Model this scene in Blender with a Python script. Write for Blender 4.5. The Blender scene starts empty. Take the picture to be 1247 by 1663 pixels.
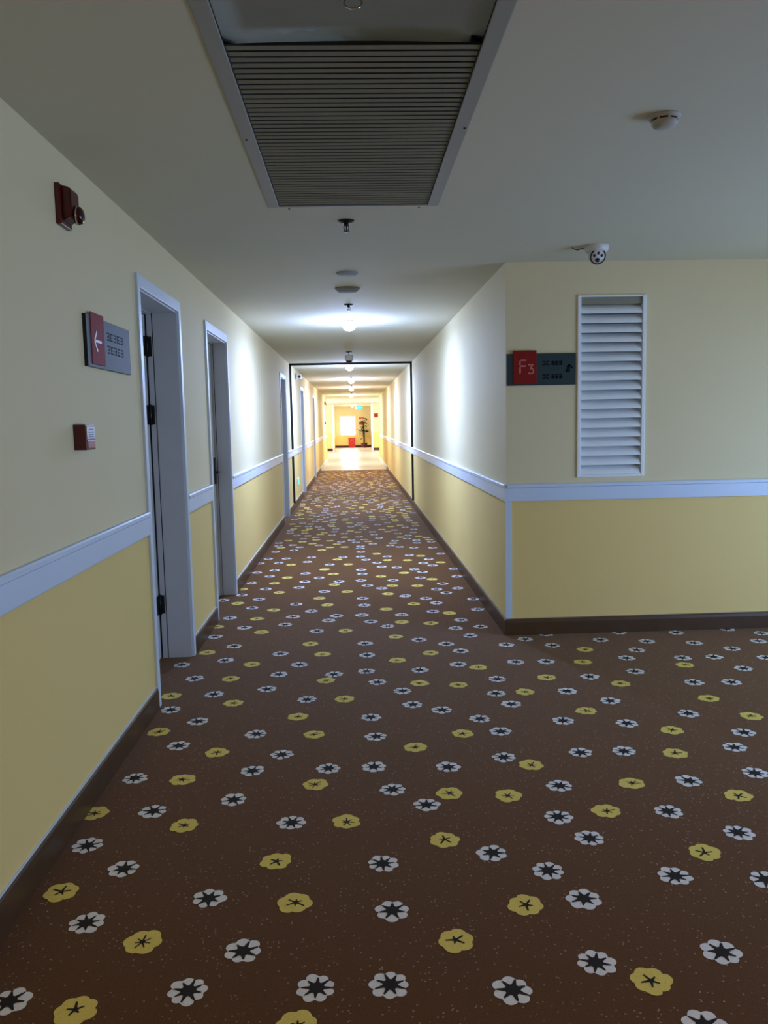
import bpy, bmesh, math, random
from mathutils import Vector, Matrix

# ------------------------------------------------------------------ camera, world, light, exposure
S = bpy.context.scene
COL = S.collection
cam_data = bpy.data.cameras.new('camera')
cam = bpy.data.objects.new('camera', cam_data)
COL.objects.link(cam)
F_PX, YAW, PITCH, ROLL, CAM_Z = 1319.5, 0.0350, 0.1096, -0.0205, 1.4425
fwd = Vector((math.sin(YAW) * math.cos(PITCH), math.cos(YAW) * math.cos(PITCH), -math.sin(PITCH)))
rgt = Vector((math.cos(YAW), -math.sin(YAW), 0))
upv = rgt.cross(fwd)
r2 = rgt * math.cos(ROLL) + upv * math.sin(ROLL)
u2 = upv * math.cos(ROLL) - rgt * math.sin(ROLL)
cam.matrix_world = Matrix(((r2.x, u2.x, -fwd.x, 0), (r2.y, u2.y, -fwd.y, 0), (r2.z, u2.z, -fwd.z, CAM_Z), (0, 0, 0, 1)))
cam_data.sensor_fit = 'VERTICAL'
cam_data.sensor_height = 36
cam_data.lens = F_PX * 36 / 1663
cam_data.clip_start = 0.05
cam_data.clip_end = 200
S.camera = cam

world = bpy.data.worlds.new('overcast_sky')
S.world = world
world.use_nodes = True
bg = world.node_tree.nodes['Background']
bg.inputs[0].default_value = (0.80, 0.90, 1.0, 1)
bg.inputs[1].default_value = 2.5

S.view_settings.view_transform = 'Standard'
S.view_settings.look = 'None'
S.view_settings.exposure = 0
S.view_settings.gamma = 1
S.view_settings.use_curve_mapping = False

XL, XR, YC, CZ = -1.05, 1.0, 5.33, 2.45
YJ = 13.75            # black expansion joint
Y_TILE = 25.2         # carpet ends
Y_LOB = 32.2          # lobby begins
Y_FACE = 43.2         # lobby ends
Y_END = 48.8
XW = 4.2              # window wall right of the camera
YB = -3.0
RAIL0, RAIL1, BASE = 0.905, 1.02, 0.111


def daylight(name, loc, rot, sx, sy, power, color):
    d = bpy.data.lights.new(name, 'AREA')
    d.shape = 'RECTANGLE'
    d.size, d.size_y = sx, sy
    d.energy = power
    d.color = color
    o = bpy.data.objects.new(name, d)
    o.location = loc
    o.rotation_euler = rot
    COL.objects.link(o)
    return o


R90 = math.pi / 2
DAY = (0.20, 0.44, 1.0)
# daylight through the window of the side hall (right of the frame)
daylight('daylight_side_hall', (XW + 0.10, 3.0, 1.0), (0, R90 - 0.42, 0), 1.3, 3.2, 78, DAY)
# area lights added for unbuilt lobby windows; daylight through the end window
daylight('daylight_lobby_right', (4.1, 37.6, 1.4), (0, R90, 0), 1.8, 6.0, 330, (1.0, 0.95, 0.98))
daylight('daylight_lobby_left', (-4.1, 37.6, 1.4), (0, -R90, 0), 1.8, 6.0, 330, (1.0, 0.95, 0.98))
daylight('daylight_end', (-0.34, Y_END + 0.12, 1.3), (-R90, 0, 0), 0.86, 1.1, 60, (1, 1, 1))

# ------------------------------------------------------------------ materials
MATS = {}


def mat(name, color, rough=0.6, metal=0.0, noise=0.0, nscale=30.0, bump=0.0, bscale=200.0, spec=0.5, emit=None, estr=0.0):
    if name in MATS:
        return MATS[name]
    m = bpy.data.materials.new(name)
    m.use_nodes = True
    nt = m.node_tree
    b = nt.nodes['Principled BSDF']
    b.inputs['Base Color'].default_value = (*color, 1)
    b.inputs['Roughness'].default_value = rough
    b.inputs['Metallic'].default_value = metal
    b.inputs['Specular IOR Level'].default_value = spec
    tc = nt.nodes.new('ShaderNodeTexCoord')
    if noise:
        n = nt.nodes.new('ShaderNodeTexNoise')
        n.inputs['Scale'].default_value = nscale
        n.inputs['Detail'].default_value = 4
        nt.links.new(tc.outputs['Object'], n.inputs['Vector'])
        r = nt.nodes.new('ShaderNodeValToRGB')
        r.color_ramp.elements[0].color = (*[c * (1 - noise) for c in color], 1)
        r.color_ramp.elements[1].color = (*[min(1, c * (1 + noise)) for c in color], 1)
        nt.links.new(n.outputs['Fac'], r.inputs['Fac'])
        nt.links.new(r.outputs['Color'], b.inputs['Base Color'])
    if bump:
        n2 = nt.nodes.new('ShaderNodeTexNoise')
        n2.inputs['Scale'].default_value = bscale
        n2.inputs['Detail'].default_value = 3
        nt.links.new(tc.outputs['Object'], n2.inputs['Vector'])
        bp = nt.nodes.new('ShaderNodeBump')
        bp.inputs['Strength'].default_value = bump
        bp.inputs['Distance'].default_value = 0.002
        nt.links.new(n2.outputs['Fac'], bp.inputs['Height'])
        nt.links.new(bp.outputs['Normal'], b.inputs['Normal'])
    if emit:
        b.inputs['Emission Color'].default_value = (*emit, 1)
        b.inputs['Emission Strength'].default_value = estr
    MATS[name] = m
    return m


def carpet_material():
    m = bpy.data.materials.new('brown_carpet')
    m.use_nodes = True
    nt = m.node_tree
    b = nt.nodes['Principled BSDF']
    b.inputs['Roughness'].default_value = 0.85
    b.inputs['Specular IOR Level'].default_value = 0.1
    b.inputs['Sheen Weight'].default_value = 0.25
    b.inputs['Sheen Roughness'].default_value = 0.4
    b.inputs['Sheen Tint'].default_value = (1.0, 0.72, 0.5, 1)
    tc = nt.nodes.new('ShaderNodeTexCoord')
    n = nt.nodes.new('ShaderNodeTexNoise')
    n.inputs['Scale'].default_value = 380
    n.inputs['Detail'].default_value = 2
    nt.links.new(tc.outputs['Object'], n.inputs['Vector'])
    r = nt.nodes.new('ShaderNodeValToRGB')
    r.color_ramp.elements[0].position = 0.3
    r.color_ramp.elements[0].color = (*CARPET_LO, 1)
    r.color_ramp.elements[1].position = 0.7
    r.color_ramp.elements[1].color = (*CARPET_HI, 1)
    nt.links.new(n.outputs['Fac'], r.inputs['Fac'])
    # sparse pale lint flecks
    v = nt.nodes.new('ShaderNodeTexVoronoi')
    v.inputs['Scale'].default_value = 70
    nt.links.new(tc.outputs['Object'], v.inputs['Vector'])
    lt = nt.nodes.new('ShaderNodeMath')
    lt.operation = 'LESS_THAN'
    lt.inputs[1].default_value = 0.17
    nt.links.new(v.outputs['Distance'], lt.inputs[0])
    sep = nt.nodes.new('ShaderNodeSeparateColor')
    nt.links.new(v.outputs['Color'], sep.inputs[0])
    gt = nt.nodes.new('ShaderNodeMath')
    gt.operation = 'GREATER_THAN'
    gt.inputs[1].default_value = 0.42
    nt.links.new(sep.outputs[0], gt.inputs[0])
    n3 = nt.nodes.new('ShaderNodeTexNoise')
    n3.inputs['Scale'].default_value = 1.6
    nt.links.new(tc.outputs['Object'], n3.inputs['Vector'])
    g3 = nt.nodes.new('ShaderNodeMath')
    g3.operation = 'MULTIPLY'
    nt.links.new(lt.outputs[0], g3.inputs[0])
    nt.links.new(gt.outputs[0], g3.inputs[1])
    g4 = nt.nodes.new('ShaderNodeMath')
    g4.operation = 'MULTIPLY'
    nt.links.new(g3.outputs[0], g4.inputs[0])
    nt.links.new(n3.outputs['Fac'], g4.inputs[1])
    mx = nt.nodes.new('ShaderNodeMix')
    mx.data_type = 'RGBA'
    nt.links.new(g4.outputs[0], mx.inputs[0])
    nt.links.new(r.outputs['Color'], mx.inputs[6])
    mx.inputs[7].default_value = (0.55, 0.45, 0.34, 1)
    nt.links.new(mx.outputs[2], b.inputs['Base Color'])
    bp = nt.nodes.new('ShaderNodeBump')
    bp.inputs['Strength'].default_value = 0.5
    bp.inputs['Distance'].default_value = 0.003
    nt.links.new(n.outputs['Fac'], bp.inputs['Height'])
    nt.links.new(bp.outputs['Normal'], b.inputs['Normal'])
    return m


CARPET_LO = (0.074, 0.029, 0.006)
CARPET_HI = (0.150, 0.062, 0.014)

M_CREAM = mat('cream_wall_paint', (0.78, 0.69, 0.42), 0.75, noise=0.02, nscale=2.0, bump=0.05, bscale=120)
M_YEL = mat('yellow_wainscot_paint', (0.83, 0.635, 0.23), 0.7, noise=0.02, nscale=2.0, bump=0.05, bscale=120)
M_CEIL = mat('white_ceiling_paint', (0.67, 0.645, 0.49), 0.85, noise=0.02, nscale=1.5)
M_TRIM = mat('white_gloss_trim', (0.64, 0.77, 0.92), 0.35, noise=0.02, nscale=5)
M_DOORW = mat('white_door_casing_lacquer', (0.66, 0.76, 0.85), 0.4, noise=0.02, nscale=5)
M_DOOR = mat('grey_white_door_lacquer', (0.57, 0.60, 0.61), 0.45, noise=0.03, nscale=6)
M_GAP = mat('black_gap', (0.012, 0.012, 0.014), 0.8)
M_BASE = mat('brown_vinyl_skirting', (0.075, 0.038, 0.015), 0.38, noise=0.25, nscale=9, bump=0.05)
M_TILE = mat('pale_stone_floor', (0.62, 0.55, 0.50), 0.3, noise=0.05, nscale=3)
M_JOINT = mat('black_rubber_joint', (0.008, 0.008, 0.02), 0.5)
M_RED = mat('red_alarm_plastic', (0.085, 0.004, 0.005), 0.3, noise=0.05)
M_RED2 = mat('red_enamel', (0.48, 0.012, 0.012), 0.35, noise=0.05)
M_DKRED = mat('dark_red_lens', (0.05, 0.004, 0.006), 0.12)
M_WPL = mat('white_plastic', (0.72, 0.72, 0.68), 0.4, noise=0.02)
M_WHITE = mat('white_print', (0.85, 0.87, 0.9), 0.5, noise=0.02)
M_BLACK = mat('black_plastic', (0.012, 0.012, 0.013), 0.35, noise=0.1)
M_DARKM = mat('dark_hinge_metal', (0.02, 0.02, 0.02), 0.4, metal=0.6, noise=0.1)
M_CHROME = mat('chrome', (0.55, 0.55, 0.52), 0.2, metal=1.0, noise=0.05)
M_GRILLE = mat('grey_aluminium_louvre', (0.27, 0.265, 0.20), 0.55, metal=0.2, noise=0.05, nscale=40)
M_GFRAME = mat('ivory_grille_frame', (0.32, 0.32, 0.28), 0.5, noise=0.02)
M_FLAP = mat('grey_duct_flap', (0.52, 0.52, 0.40), 0.65, metal=0.1, noise=0.12, nscale=4, bump=0.3, bscale=60)
M_SLATE = mat('grey_green_acrylic', (0.030, 0.056, 0.062), 0.4, noise=0.06, nscale=8, spec=0.2)
M_GREYAC = mat('grey_brushed_acrylic', (0.15, 0.18, 0.185), 0.55, noise=0.06, nscale=8, spec=0.08)
M_SRED = mat('red_sign_tab', (0.25, 0.010, 0.008), 0.45, noise=0.05, spec=0.2)
M_PINK = mat('pale_red_print', (0.62, 0.20, 0.17), 0.5, noise=0.02)
M_SHUT = mat('white_shutter_slat', (0.90, 0.97, 1.0), 0.3, noise=0.01)
M_GLASS = mat('window_glass', (0.9, 0.95, 0.97), 0.05)
_b = M_GLASS.node_tree.nodes['Principled BSDF']
_b.inputs['Transmission Weight'].default_value = 1.0
_b.inputs['IOR'].default_value = 1.05
M_LAMP = mat('lamp_diffuser', (0.9, 0.9, 0.9), 0.5, emit=(0.86, 0.93, 1.0), estr=9)
M_LAMPO = mat('lamp_diffuser_unlit', (0.36, 0.38, 0.39), 0.8, noise=0.02, spec=0.08)
M_EXIT = mat('green_exit_panel', (0.02, 0.5, 0.35), 0.4, emit=(0.03, 0.62, 0.50), estr=1.2)
M_EXITW = mat('exit_pictogram', (0.8, 1, 0.95), 0.4, emit=(0.75, 1, 0.95), estr=1.3)
M_LEAF = mat('dark_green_leaf', (0.03, 0.075, 0.02), 0.5, noise=0.4, nscale=20)
M_STEM = mat('dark_stem', (0.035, 0.022, 0.012), 0.7, noise=0.3)
M_POT = mat('dark_red_pot', (0.09, 0.012, 0.015), 0.35, noise=0.1)
M_FWHITE = mat('white_flower_yarn', (0.86, 0.84, 0.80), 0.9, noise=0.18, nscale=160, bump=0.5, bscale=500, spec=0.2)
M_FYEL = mat('yellow_flower_yarn', (0.84, 0.66, 0.15), 0.9, noise=0.18, nscale=160, bump=0.5, bscale=500, spec=0.2)
M_FDARK = mat('dark_flower_yarn', (0.026, 0.021, 0.016), 0.9, noise=0.2, nscale=200, spec=0.2)
M_CARPET = carpet_material()


# ------------------------------------------------------------------ helpers
class MB:
    """collects shapes, then links them as ONE mesh object"""
    def __init__(self):
        self.bm = bmesh.new()

    def box(self, x0, x1, y0, y1, z0, z1, bevel=0.0, mi=0, segs=2):
        a = bmesh.ops.create_cube(self.bm, size=1)
        vs = a['verts']
        for v in vs:
            v.co = Vector(((x0 + x1) / 2 + v.co.x * (x1 - x0), (y0 + y1) / 2 + v.co.y * (y1 - y0), (z0 + z1) / 2 + v.co.z * (z1 - z0)))
        fs = list({f for v in vs for f in v.link_faces})
        for f in fs:
            f.material_index = mi
        if bevel:
            es = list({e for v in vs for e in v.link_edges})
            r = bmesh.ops.bevel(self.bm, geom=es, offset=bevel, segments=segs, affect='EDGES', profile=0.5)
            for f in r['faces']:
                f.material_index = mi
        return self

    def quad(self, pts, mi=0):
        f = self.bm.faces.new([self.bm.verts.new(p) for p in pts])
        f.material_index = mi
        return self

    def lathe(self, prof, n=24, mat4=None, mi=0):
        """prof: list of (radius, height) along +Z, closed at the ends where the radius is 0"""
        m = mat4 or Matrix()
        rings = []
        for r, h in prof:
            if r < 1e-6:
                rings.append([self.bm.verts.new(m @ Vector((0, 0, h)))])
            else:
                rings.append([self.bm.verts.new(m @ Vector((r * math.cos(2 * math.pi * k / n), r * math.sin(2 * math.pi * k / n), h))) for k in range(n)])
        for a, b in zip(rings, rings[1:]):
            for k in range(n):
                k2 = (k + 1) % n
                if len(a) == 1 and len(b) == 1:
                    continue
                if len(a) == 1:
                    f = self.bm.faces.new((a[0], b[k2], b[k]))
                elif len(b) == 1:
                    f = self.bm.faces.new((a[k], a[k2], b[0]))
                else:
                    f = self.bm.faces.new((a[k], a[k2], b[k2], b[k]))
                f.material_index = mi
                f.smooth = True
        return self

    def tube(self, pts, rad, n=8, mi=0):
        pts = [Vector(p) for p in pts]
        rings = []
        for i, p in enumerate(pts):
            d = (pts[min(i + 1, len(pts) - 1)] - pts[max(i - 1, 0)]).normalized()
            a = d.orthogonal().normalized() if i == 0 else (ref - d * ref.dot(d)).normalized()
            ref = a
            b = d.cross(a)
            rr = rad[i] if isinstance(rad, (list, tuple)) else rad
            rings.append([self.bm.verts.new(p + (a * math.cos(2 * math.pi * k / n) + b * math.sin(2 * math.pi * k / n)) * rr) for k in range(n)])
        for a, b in zip(rings, rings[1:]):
            for k in range(n):
                f = self.bm.faces.new((a[k], a[(k + 1) % n], b[(k + 1) % n], b[k]))
                f.smooth = True
                f.material_index = mi
        self.bm.faces.new(rings[0][::-1])
        self.bm.faces.new(rings[-1])
        return self

    def prism(self, poly, axis, a, b, mi=0):
        """poly: 2D outline in the two axes other than `axis`, extruded from a to b"""
        def P(u, v, w):
            return {'x': (w, u, v), 'y': (u, w, v), 'z': (u, v, w)}[axis]
        va = [self.bm.verts.new(P(u, v, a)) for u, v in poly]
        vb = [self.bm.verts.new(P(u, v, b)) for u, v in poly]
        n = len(poly)
        fs = [self.bm.faces.new(va[::-1]), self.bm.faces.new(vb)]
        for k in range(n):
            fs.append(self.bm.faces.new((va[k], va[(k + 1) % n], vb[(k + 1) % n], vb[k])))
        for f in fs:
            f.material_index = mi
        return self

    def build(self, name, mats, parent=None, loc=None, normals=True):
        if normals:
            bmesh.ops.recalc_face_normals(self.bm, faces=self.bm.faces)
        me = bpy.data.meshes.new(name)
        if not isinstance(mats, (list, tuple)):
            mats = [mats]
        for m in mats:
            me.materials.append(m)
        if loc is not None:
            bmesh.ops.translate(self.bm, verts=self.bm.verts, vec=-Vector(loc))
        self.bm.to_mesh(me)
        self.bm.free()
        o = bpy.data.objects.new(name, me)
        COL.objects.link(o)
        if parent:
            o.parent = parent
            if loc is not None:
                o.location = Vector(loc)
        elif loc is not None:
            o.location = Vector(loc)
        return o


def structure(o, label):
    o['kind'] = 'structure'
    o['label'] = label
    return o


def thing(name, label, cat, loc, group=None, rot=(0, 0, 0)):
    o = bpy.data.objects.new(name, None)
    o.empty_display_size = 0.05
    COL.objects.link(o)
    o.location = loc
    o.rotation_euler = rot
    o['label'] = label
    o['category'] = cat
    if group:
        o['group'] = group
    return o


def dup(root, loc, label, group=None):
    r = root.copy()
    COL.objects.link(r)
    r.location = loc
    r['label'] = label
    if group:
        r['group'] = group
    for ch in list(root.children):
        c = ch.copy()
        COL.objects.link(c)
        c.parent = r
        for g in list(ch.children):
            d = g.copy()
            COL.objects.link(d)
            d.parent = c
    return r


# ------------------------------------------------------------------ room shell
OPENINGS = [(4.145, 5.045), (5.985, 6.91), (11.93, 12.80), (16.35, 17.25), (21.2, 22.1)]   # door openings, left wall (y range)
DOOR_H = 2.135
REC = 0.19          # depth of the door recess


def wall_face(m, x, y0, y1, two=True):
    """a wall in the plane x, cream above the rail, yellow below"""
    m.quad([(x, y0, 0), (x, y1, 0), (x, y1, RAIL0 + 0.05), (x, y0, RAIL0 + 0.05)], 1)
    m.quad([(x, y0, RAIL0 + 0.05), (x, y1, RAIL0 + 0.05), (x, y1, CZ), (x, y0, CZ)], 0)


def wall_box(m, x0, x1, y0, y1, z1=CZ):
    zr = RAIL0 + 0.05
    m.box(x0, x1, y0, y1, -0.05, zr, mi=1)
    m.box(x0, x1, y0, y1, zr, z1, mi=0)


m = MB()
ys = [YB]
for a, b in OPENINGS:
    ys += [a, b]
ys.append(Y_LOB)
for i in range(0, len(ys), 2):
    wall_box(m, XL - 0.25, XL, ys[i], ys[i + 1])
for a, b in OPENINGS:
    m.box(XL - 0.25, XL, a, b, DOOR_H, CZ)
structure(m.build('wall_left', [M_CREAM, M_YEL]), 'long left corridor wall, cream above the rail and yellow below')

m = MB()
wall_box(m, XR, XR + 0.25, YC + 0.0, Y_LOB)
structure(m.build('wall_right', [M_CREAM, M_YEL]), 'right corridor wall running from the corner away, cream over yellow')

# wall facing the camera, with the shutter window opening
WX0, WX1, WZ0, WZ1 = 1.468, 1.918, 1.055, 2.235
m = MB()
zr = RAIL0 + 0.05
xa = XR + 0.25
m.box(XR + 0.25, XW + 0.25, YC, YC + 0.25, -0.05, zr, mi=1)
m.box(XR + 0.25, XW + 0.25, YC, YC + 0.25, zr, WZ0, mi=0)
m.box(XR + 0.25, WX0, YC, YC + 0.25, WZ0, WZ1, mi=0)
m.box(WX1, XW + 0.25, YC, YC + 0.25, WZ0, WZ1, mi=0)
m.box(XR + 0.25, XW + 0.25, YC, YC + 0.25, WZ1, CZ, mi=0)
structure(m.build('wall_front', [M_CREAM, M_YEL]), 'cream and yellow wall facing the camera with the shutter window')

# window wall right of the frame: solid with one wide opening
m = MB()
wz0, wz1, wy0, wy1 = 0.3, 1.7, 1.3, 4.7
wall = XW
m.box(wall, wall + 0.2, YB, YC, -0.05, wz0, mi=1)
m.box(wall, wall + 0.2, YB, YC, wz1, CZ, mi=0)
m.box(wall, wall + 0.2, YB, wy0, wz0, wz1, mi=0)
m.box(wall, wall + 0.2, wy1, YC, wz0, wz1, mi=0)
structure(m.build('wall_side', [M_CREAM, M_YEL]), 'side hall wall with the window that lets the daylight in')
m = MB()
m.box(XL - 0.25, XW + 0.2, YB - 0.2, YB, -0.05, CZ)
structure(m.build('wall_back', M_CREAM), 'cream wall behind the viewer')

# far lobby walls and the end of the corridor
m = MB()
m.box(XL - 0.25, -4.4, Y_LOB - 0.25, Y_LOB, -0.05, CZ)
m.box(-4.4, -4.2, Y_LOB, Y_FACE, -0.05, CZ)
wall_box_y = Y_FACE
m.box(-4.4, -1.13, Y_FACE, Y_FACE + 0.2, -0.05, zr, mi=1)
m.box(-4.4, -1.13, Y_FACE, Y_FACE + 0.2, zr, CZ, mi=0)
m.box(-1.33, -1.13, Y_FACE + 0.2, Y_END, -0.05, zr, mi=1)
m.box(-1.33, -1.13, Y_FACE + 0.2, Y_END, zr, CZ, mi=0)
structure(m.build('wall_lobby_left', [M_CREAM, M_YEL]), 'left walls of the bright far lobby')
m = MB()
m.box(XR + 0.25, 4.4, Y_LOB - 0.25, Y_LOB, -0.05, CZ)
m.box(4.2, 4.4, Y_LOB, Y_FACE, -0.05, CZ)
m.box(1.03, 4.4, Y_FACE, Y_FACE + 0.2, -0.05, zr, mi=1)
m.box(1.03, 4.4, Y_FACE, Y_FACE + 0.2, zr, CZ, mi=0)
m.box(1.03, 1.23, Y_FACE + 0.2, Y_END, -0.05, zr, mi=1)
m.box(1.03, 1.23, Y_FACE + 0.2, Y_END, zr, CZ, mi=0)
structure(m.build('wall_lobby_right', [M_CREAM, M_YEL]), 'right walls of the bright far lobby')
m = MB()
ex0, ex1, ez0, ez1 = -0.80, 0.12, 0.72, 1.87
m.box(-1.33, 1.23, Y_END, Y_END + 0.2, -0.05, ez0, mi=1)
m.box(-1.33, 1.23, Y_END, Y_END + 0.2, ez1, CZ, mi=0)
m.box(-1.33, ex0, Y_END, Y_END + 0.2, ez0, ez1, mi=0)
m.box(ex1, 1.23, Y_END, Y_END + 0.2, ez0, ez1, mi=0)
structure(m.build('wall_end', [M_CREAM, M_YEL]), 'end wall of the corridor with a bright window')

# ceiling with a hole for the return air grille
GX0, GX1, GY0, GY1 = -0.325, 0.375, 1.75, 3.915
m = MB()
zc0, zc1 = CZ, CZ + 0.2
m.box(XL - 0.25, GX0, YB - 0.2, 32, zc0, zc1)
m.box(GX1, XW + 0.2, YB - 0.2, 32, zc0, zc1)
m.box(GX0, GX1, YB - 0.2, GY0, zc0, zc1)
m.box(GX0, GX1, GY1, 32, zc0, zc1)
m.box(-4.4, 4.4, 32, Y_END + 0.2, zc0, zc1)
structure(m.build('ceiling', M_CEIL), 'plain white painted ceiling of the corridor')

# ------------------------------------------------------------------ carpet with its printed flowers
FLOWERS = """W80,176 Y-17,182 Y-73,191 W37,191 Y73,192 W6,195 W-91,195 W-13,195 W-46,196 W61,200 W96,202 W-34,211 Y25,212 Y-63,217 W-82,227 Y48,227 W8,227 W66,229 Y-21,233 W125,235 W-48,237 W98,239 Y-95,244 W59,245 Y113,252 W6,253 W-79,256 Y-29,257 W43,257 W78,264 W130,264 Y28,267 W-96,272 W71,280 W112,281 Y-6,282 Y90,283 W-26,283 Y-65,284 Y143,291 W24,293 Y-101,296 W-79,296 Y56,298 Y34,302 W-50,303 W130,305 W78,305 Y107,305 W12,307 W159,310 Y-19,314 Y-74,323 Y71,325 W-94,326 W36,326 W5,329 W-14,329 W-46,329 Y135,332 W61,334 W114,336 W163,336 W95,336 W-35,345 Y24,348 Y-64,350 W175,352 Y144,358 W-83,359 Y47,362 W7,362 W65,363 Y-22,367 W126,368 W-49,370 Y188,372 W97,374 Y-96,377 W160,378 W58,380 Y112,386 W5,387 W-80,389 Y-31,391 W41,394 Y179,398 W77,399 W128,399 W27,403 W-97,407 Y-66,414 Y-8,415 W110,416 W-28,416 W72,416 Y88,417 W202,422 W182,424 W23,425 Y142,426 W-79,429 Y-102,429 Y54,432 W-51,435 Y33,437 W129,439 W77,440 Y105,440 W10,441 W220,445 W157,446 Y-19,447 Y190,455 Y-74,456 W-95,458 W-15,458 W35,461 W-47,461 W4,462 Y70,463 W243,464 Y133,467 W213,469 W194,469 W112,470 W59,470 W94,471 W161,472 W-36,479 Y23,482 Y-65,483 W232,485 W-108,486 W173,488 W-83,493 Y142,493 W5,495 Y45,496 W64,498 Y-23,500 W214,500 W256,500 W124,504 W-50,504 W186,507 W95,509 Y-97,512 W158,514 W57,515 W267,518 W110,521 W4,522 W-82,525 Y-32,525 W213,526 W40,527 W176,531 W250,531 W126,532 W75,534 Y25,537 W235,537 W-99,551 W68,555 Y-9,557 W86,557 W-29,558 Y-68,560 W21,566 Y52,571 W-82,574 Y31,577 W75,578 W-53,579 Y-102,579 W9,581 W-22,588 W33,599 Y69,600 Y-76,600 W-16,602 W3,602 W-49,603 W-97,605 W57,607 W92,610 Y22,619 W-36,620 Y-66,627 Y44,635 W5,635 W63,636 W-84,637 Y-24,640 W-50,646 W94,647 W56,654 Y-98,655 W4,661 Y-32,666 W40,666 W-112,668 W-82,668 W75,673 Y26,676 W-99,688 W68,689 Y-9,689 W87,691 W-29,692 Y-68,694 W21,700 Y53,707 W-81,710 Y31,710 Y-102,712 W76,713 W-52,713 W9,714 Y-21,722 W33,734 Y69,735 W-17,736 Y-76,736 W3,737 W-97,740 W-48,740 W59,743 W93,745 Y22,755 W-36,756 Y-66,762 Y45,770 W5,770 W-84,771 W63,772 Y-23,774 W-50,781 W95,784 W56,787 W-98,792 W4,793 Y-32,800 W40,801 W-82,802 W76,807 W25,807 W68,822 Y86,824 Y-9,826 W-28,827 W21,832 Y-68,832 Y53,841 Y32,845 W-82,845 W76,845 W-102,846 W-52,848 W10,851 Y-21,858 Y69,867 W33,869 W-15,872 W4,872 W-76,872 W-96,874 W57,874 W-49,876 W92,877 Y22,888 W5,905 W4,931"""
rnd = random.Random(7)
flowers = []
for t in FLOWERS.split():
    x, y = t[1:].split(',')
    flowers.append((int(x) / 100, int(y) / 100, t[0]))
cell = {}


def near(x, y, d):
    cx, cy = int(x // 0.3), int(y // 0.3)
    for i in (-1, 0, 1):
        for j in (-1, 0, 1):
            for (a, b) in cell.get((cx + i, cy + j), ()):
                if (a - x) ** 2 + (b - y) ** 2 < d * d:
                    return True
    return False


for x, y, k in flowers:
    cell.setdefault((int(x // 0.3), int(y // 0.3)), []).append((x, y))


def visible(x, y):
    d = Vector((x, y, -CAM_Z))
    z = d.dot(fwd)
    if z < 0.2:
        return False
    u = F_PX * d.dot(r2) / z
    v = F_PX * d.dot(u2) / z
    return abs(u) < 660 and abs(v) < 870


def scatter(x0, x1, y0, y1, dens, d):
    for _ in range(int((x1 - x0) * (y1 - y0) * dens * 3)):
        x, y = rnd.uniform(x0, x1), rnd.uniform(y0, y1)
        if y < 9.2 and visible(x, y):
            continue
        if near(x, y, d):
            continue
        cell.setdefault((int(x // 0.3), int(y // 0.3)), []).append((x, y))
        flowers.append((x, y, 'Y' if rnd.random() < 0.4 else 'W'))


scatter(XL + 0.08, XR - 0.08, 9.15, Y_TILE - 0.1, 15, 0.155)
scatter(XL + 0.08, XW - 0.1, 0.2, YC - 0.1, 12, 0.175)

m = MB()
m.box(XL - 0.25, XW + 0.2, YB - 0.2, Y_TILE, -0.1, 0.0)


def polygon(m, x, y, z, rad, n, fn, mi, rot):
    c = m.bm.verts.new((x, y, z))
    vs = []
    for k in range(n):
        a = 2 * math.pi * k / n
        r = rad * fn(k, a)
        vs.append(m.bm.verts.new((x + r * math.cos(a + rot), y + r * math.sin(a + rot), z)))
    for k in range(n):
        f = m.bm.faces.new((c, vs[k], vs[(k + 1) % n]))
        f.material_index = mi


for x, y, k in flowers:
    rot = rnd.uniform(0, 6.28)
    far = y > 10
    lobes = rnd.choice((6, 7)) if k == 'Y' else rnd.choice((7, 8))
    ph = rnd.uniform(0, 6.28)
    jit = [rnd.uniform(0.93, 1.07) for _ in range(lobes)]
    n = lobes * (4 if far else 8)
    st = n // lobes

    def outline(i, a, st=st, jit=jit, lobes=lobes, k=k, ph=ph):
        t = (i % st) / st
        j0 = jit[i // st]
        return j0 * ((0.83 if k == 'W' else 0.88) + (0.19 if k == 'W' else 0.13) * math.sin(math.pi * t)) * (1 + 0.05 * math.sin(a + ph))
    polygon(m, x, y, 0.0008, 0.0515 if k == 'W' else 0.053, n, outline, 1 if k == 'W' else 2, rot)
    rays = lobes if k == 'W' else rnd.choice((5, 6, 7))
    rl = [rnd.uniform(0.70, 0.88) if k == 'W' else rnd.uniform(0.34, 0.66) for _ in range(rays)]
    core = 0.40 if k == 'W' else 0.15
    n2 = rays * 4
    offs = rot if k == 'W' else rnd.uniform(0, 6.28)

    def star(i, a, rl=rl, core=core):
        q = i % 4
        return rl[i // 4] if q == 0 else (core if q == 2 else core * 1.04)
    if far and k == 'Y':
        n2 = rays * 2

        def star(i, a, rl=rl, core=core):
            return 0.45 if i % 2 == 0 else 0.2
    # narrow the rays: put the two shoulder points close to the ray tip
    c = m.bm.verts.new((x, y, 0.0014))
    vs = []
    for r in range(rays):
        a0 = 2 * math.pi * r / rays + offs + (math.pi / lobes * 0 if k == 'W' else 0)
        w = (0.62 if k == 'W' else 0.72) * math.pi / rays
        dx = 0.0515
        rr = rl[r]
        pts = [(a0 - w * 1.1, core), (a0 - w * 0.20, rr * 0.95), (a0 + w * 0.20, rr), (a0 + w * 1.1, core)]
        for a, q in pts:
            vs.append(m.bm.verts.new((x + dx * q * math.cos(a), y + dx * q * math.sin(a), 0.0014)))
    for q in range(len(vs)):
        f = m.bm.faces.new((c, vs[q], vs[(q + 1) % len(vs)]))
        f.material_index = 3
structure(m.build('floor', [M_CARPET, M_FWHITE, M_FYEL, M_FDARK], normals=False), 'brown carpet printed with white and yellow flowers')
m = MB()
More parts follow.
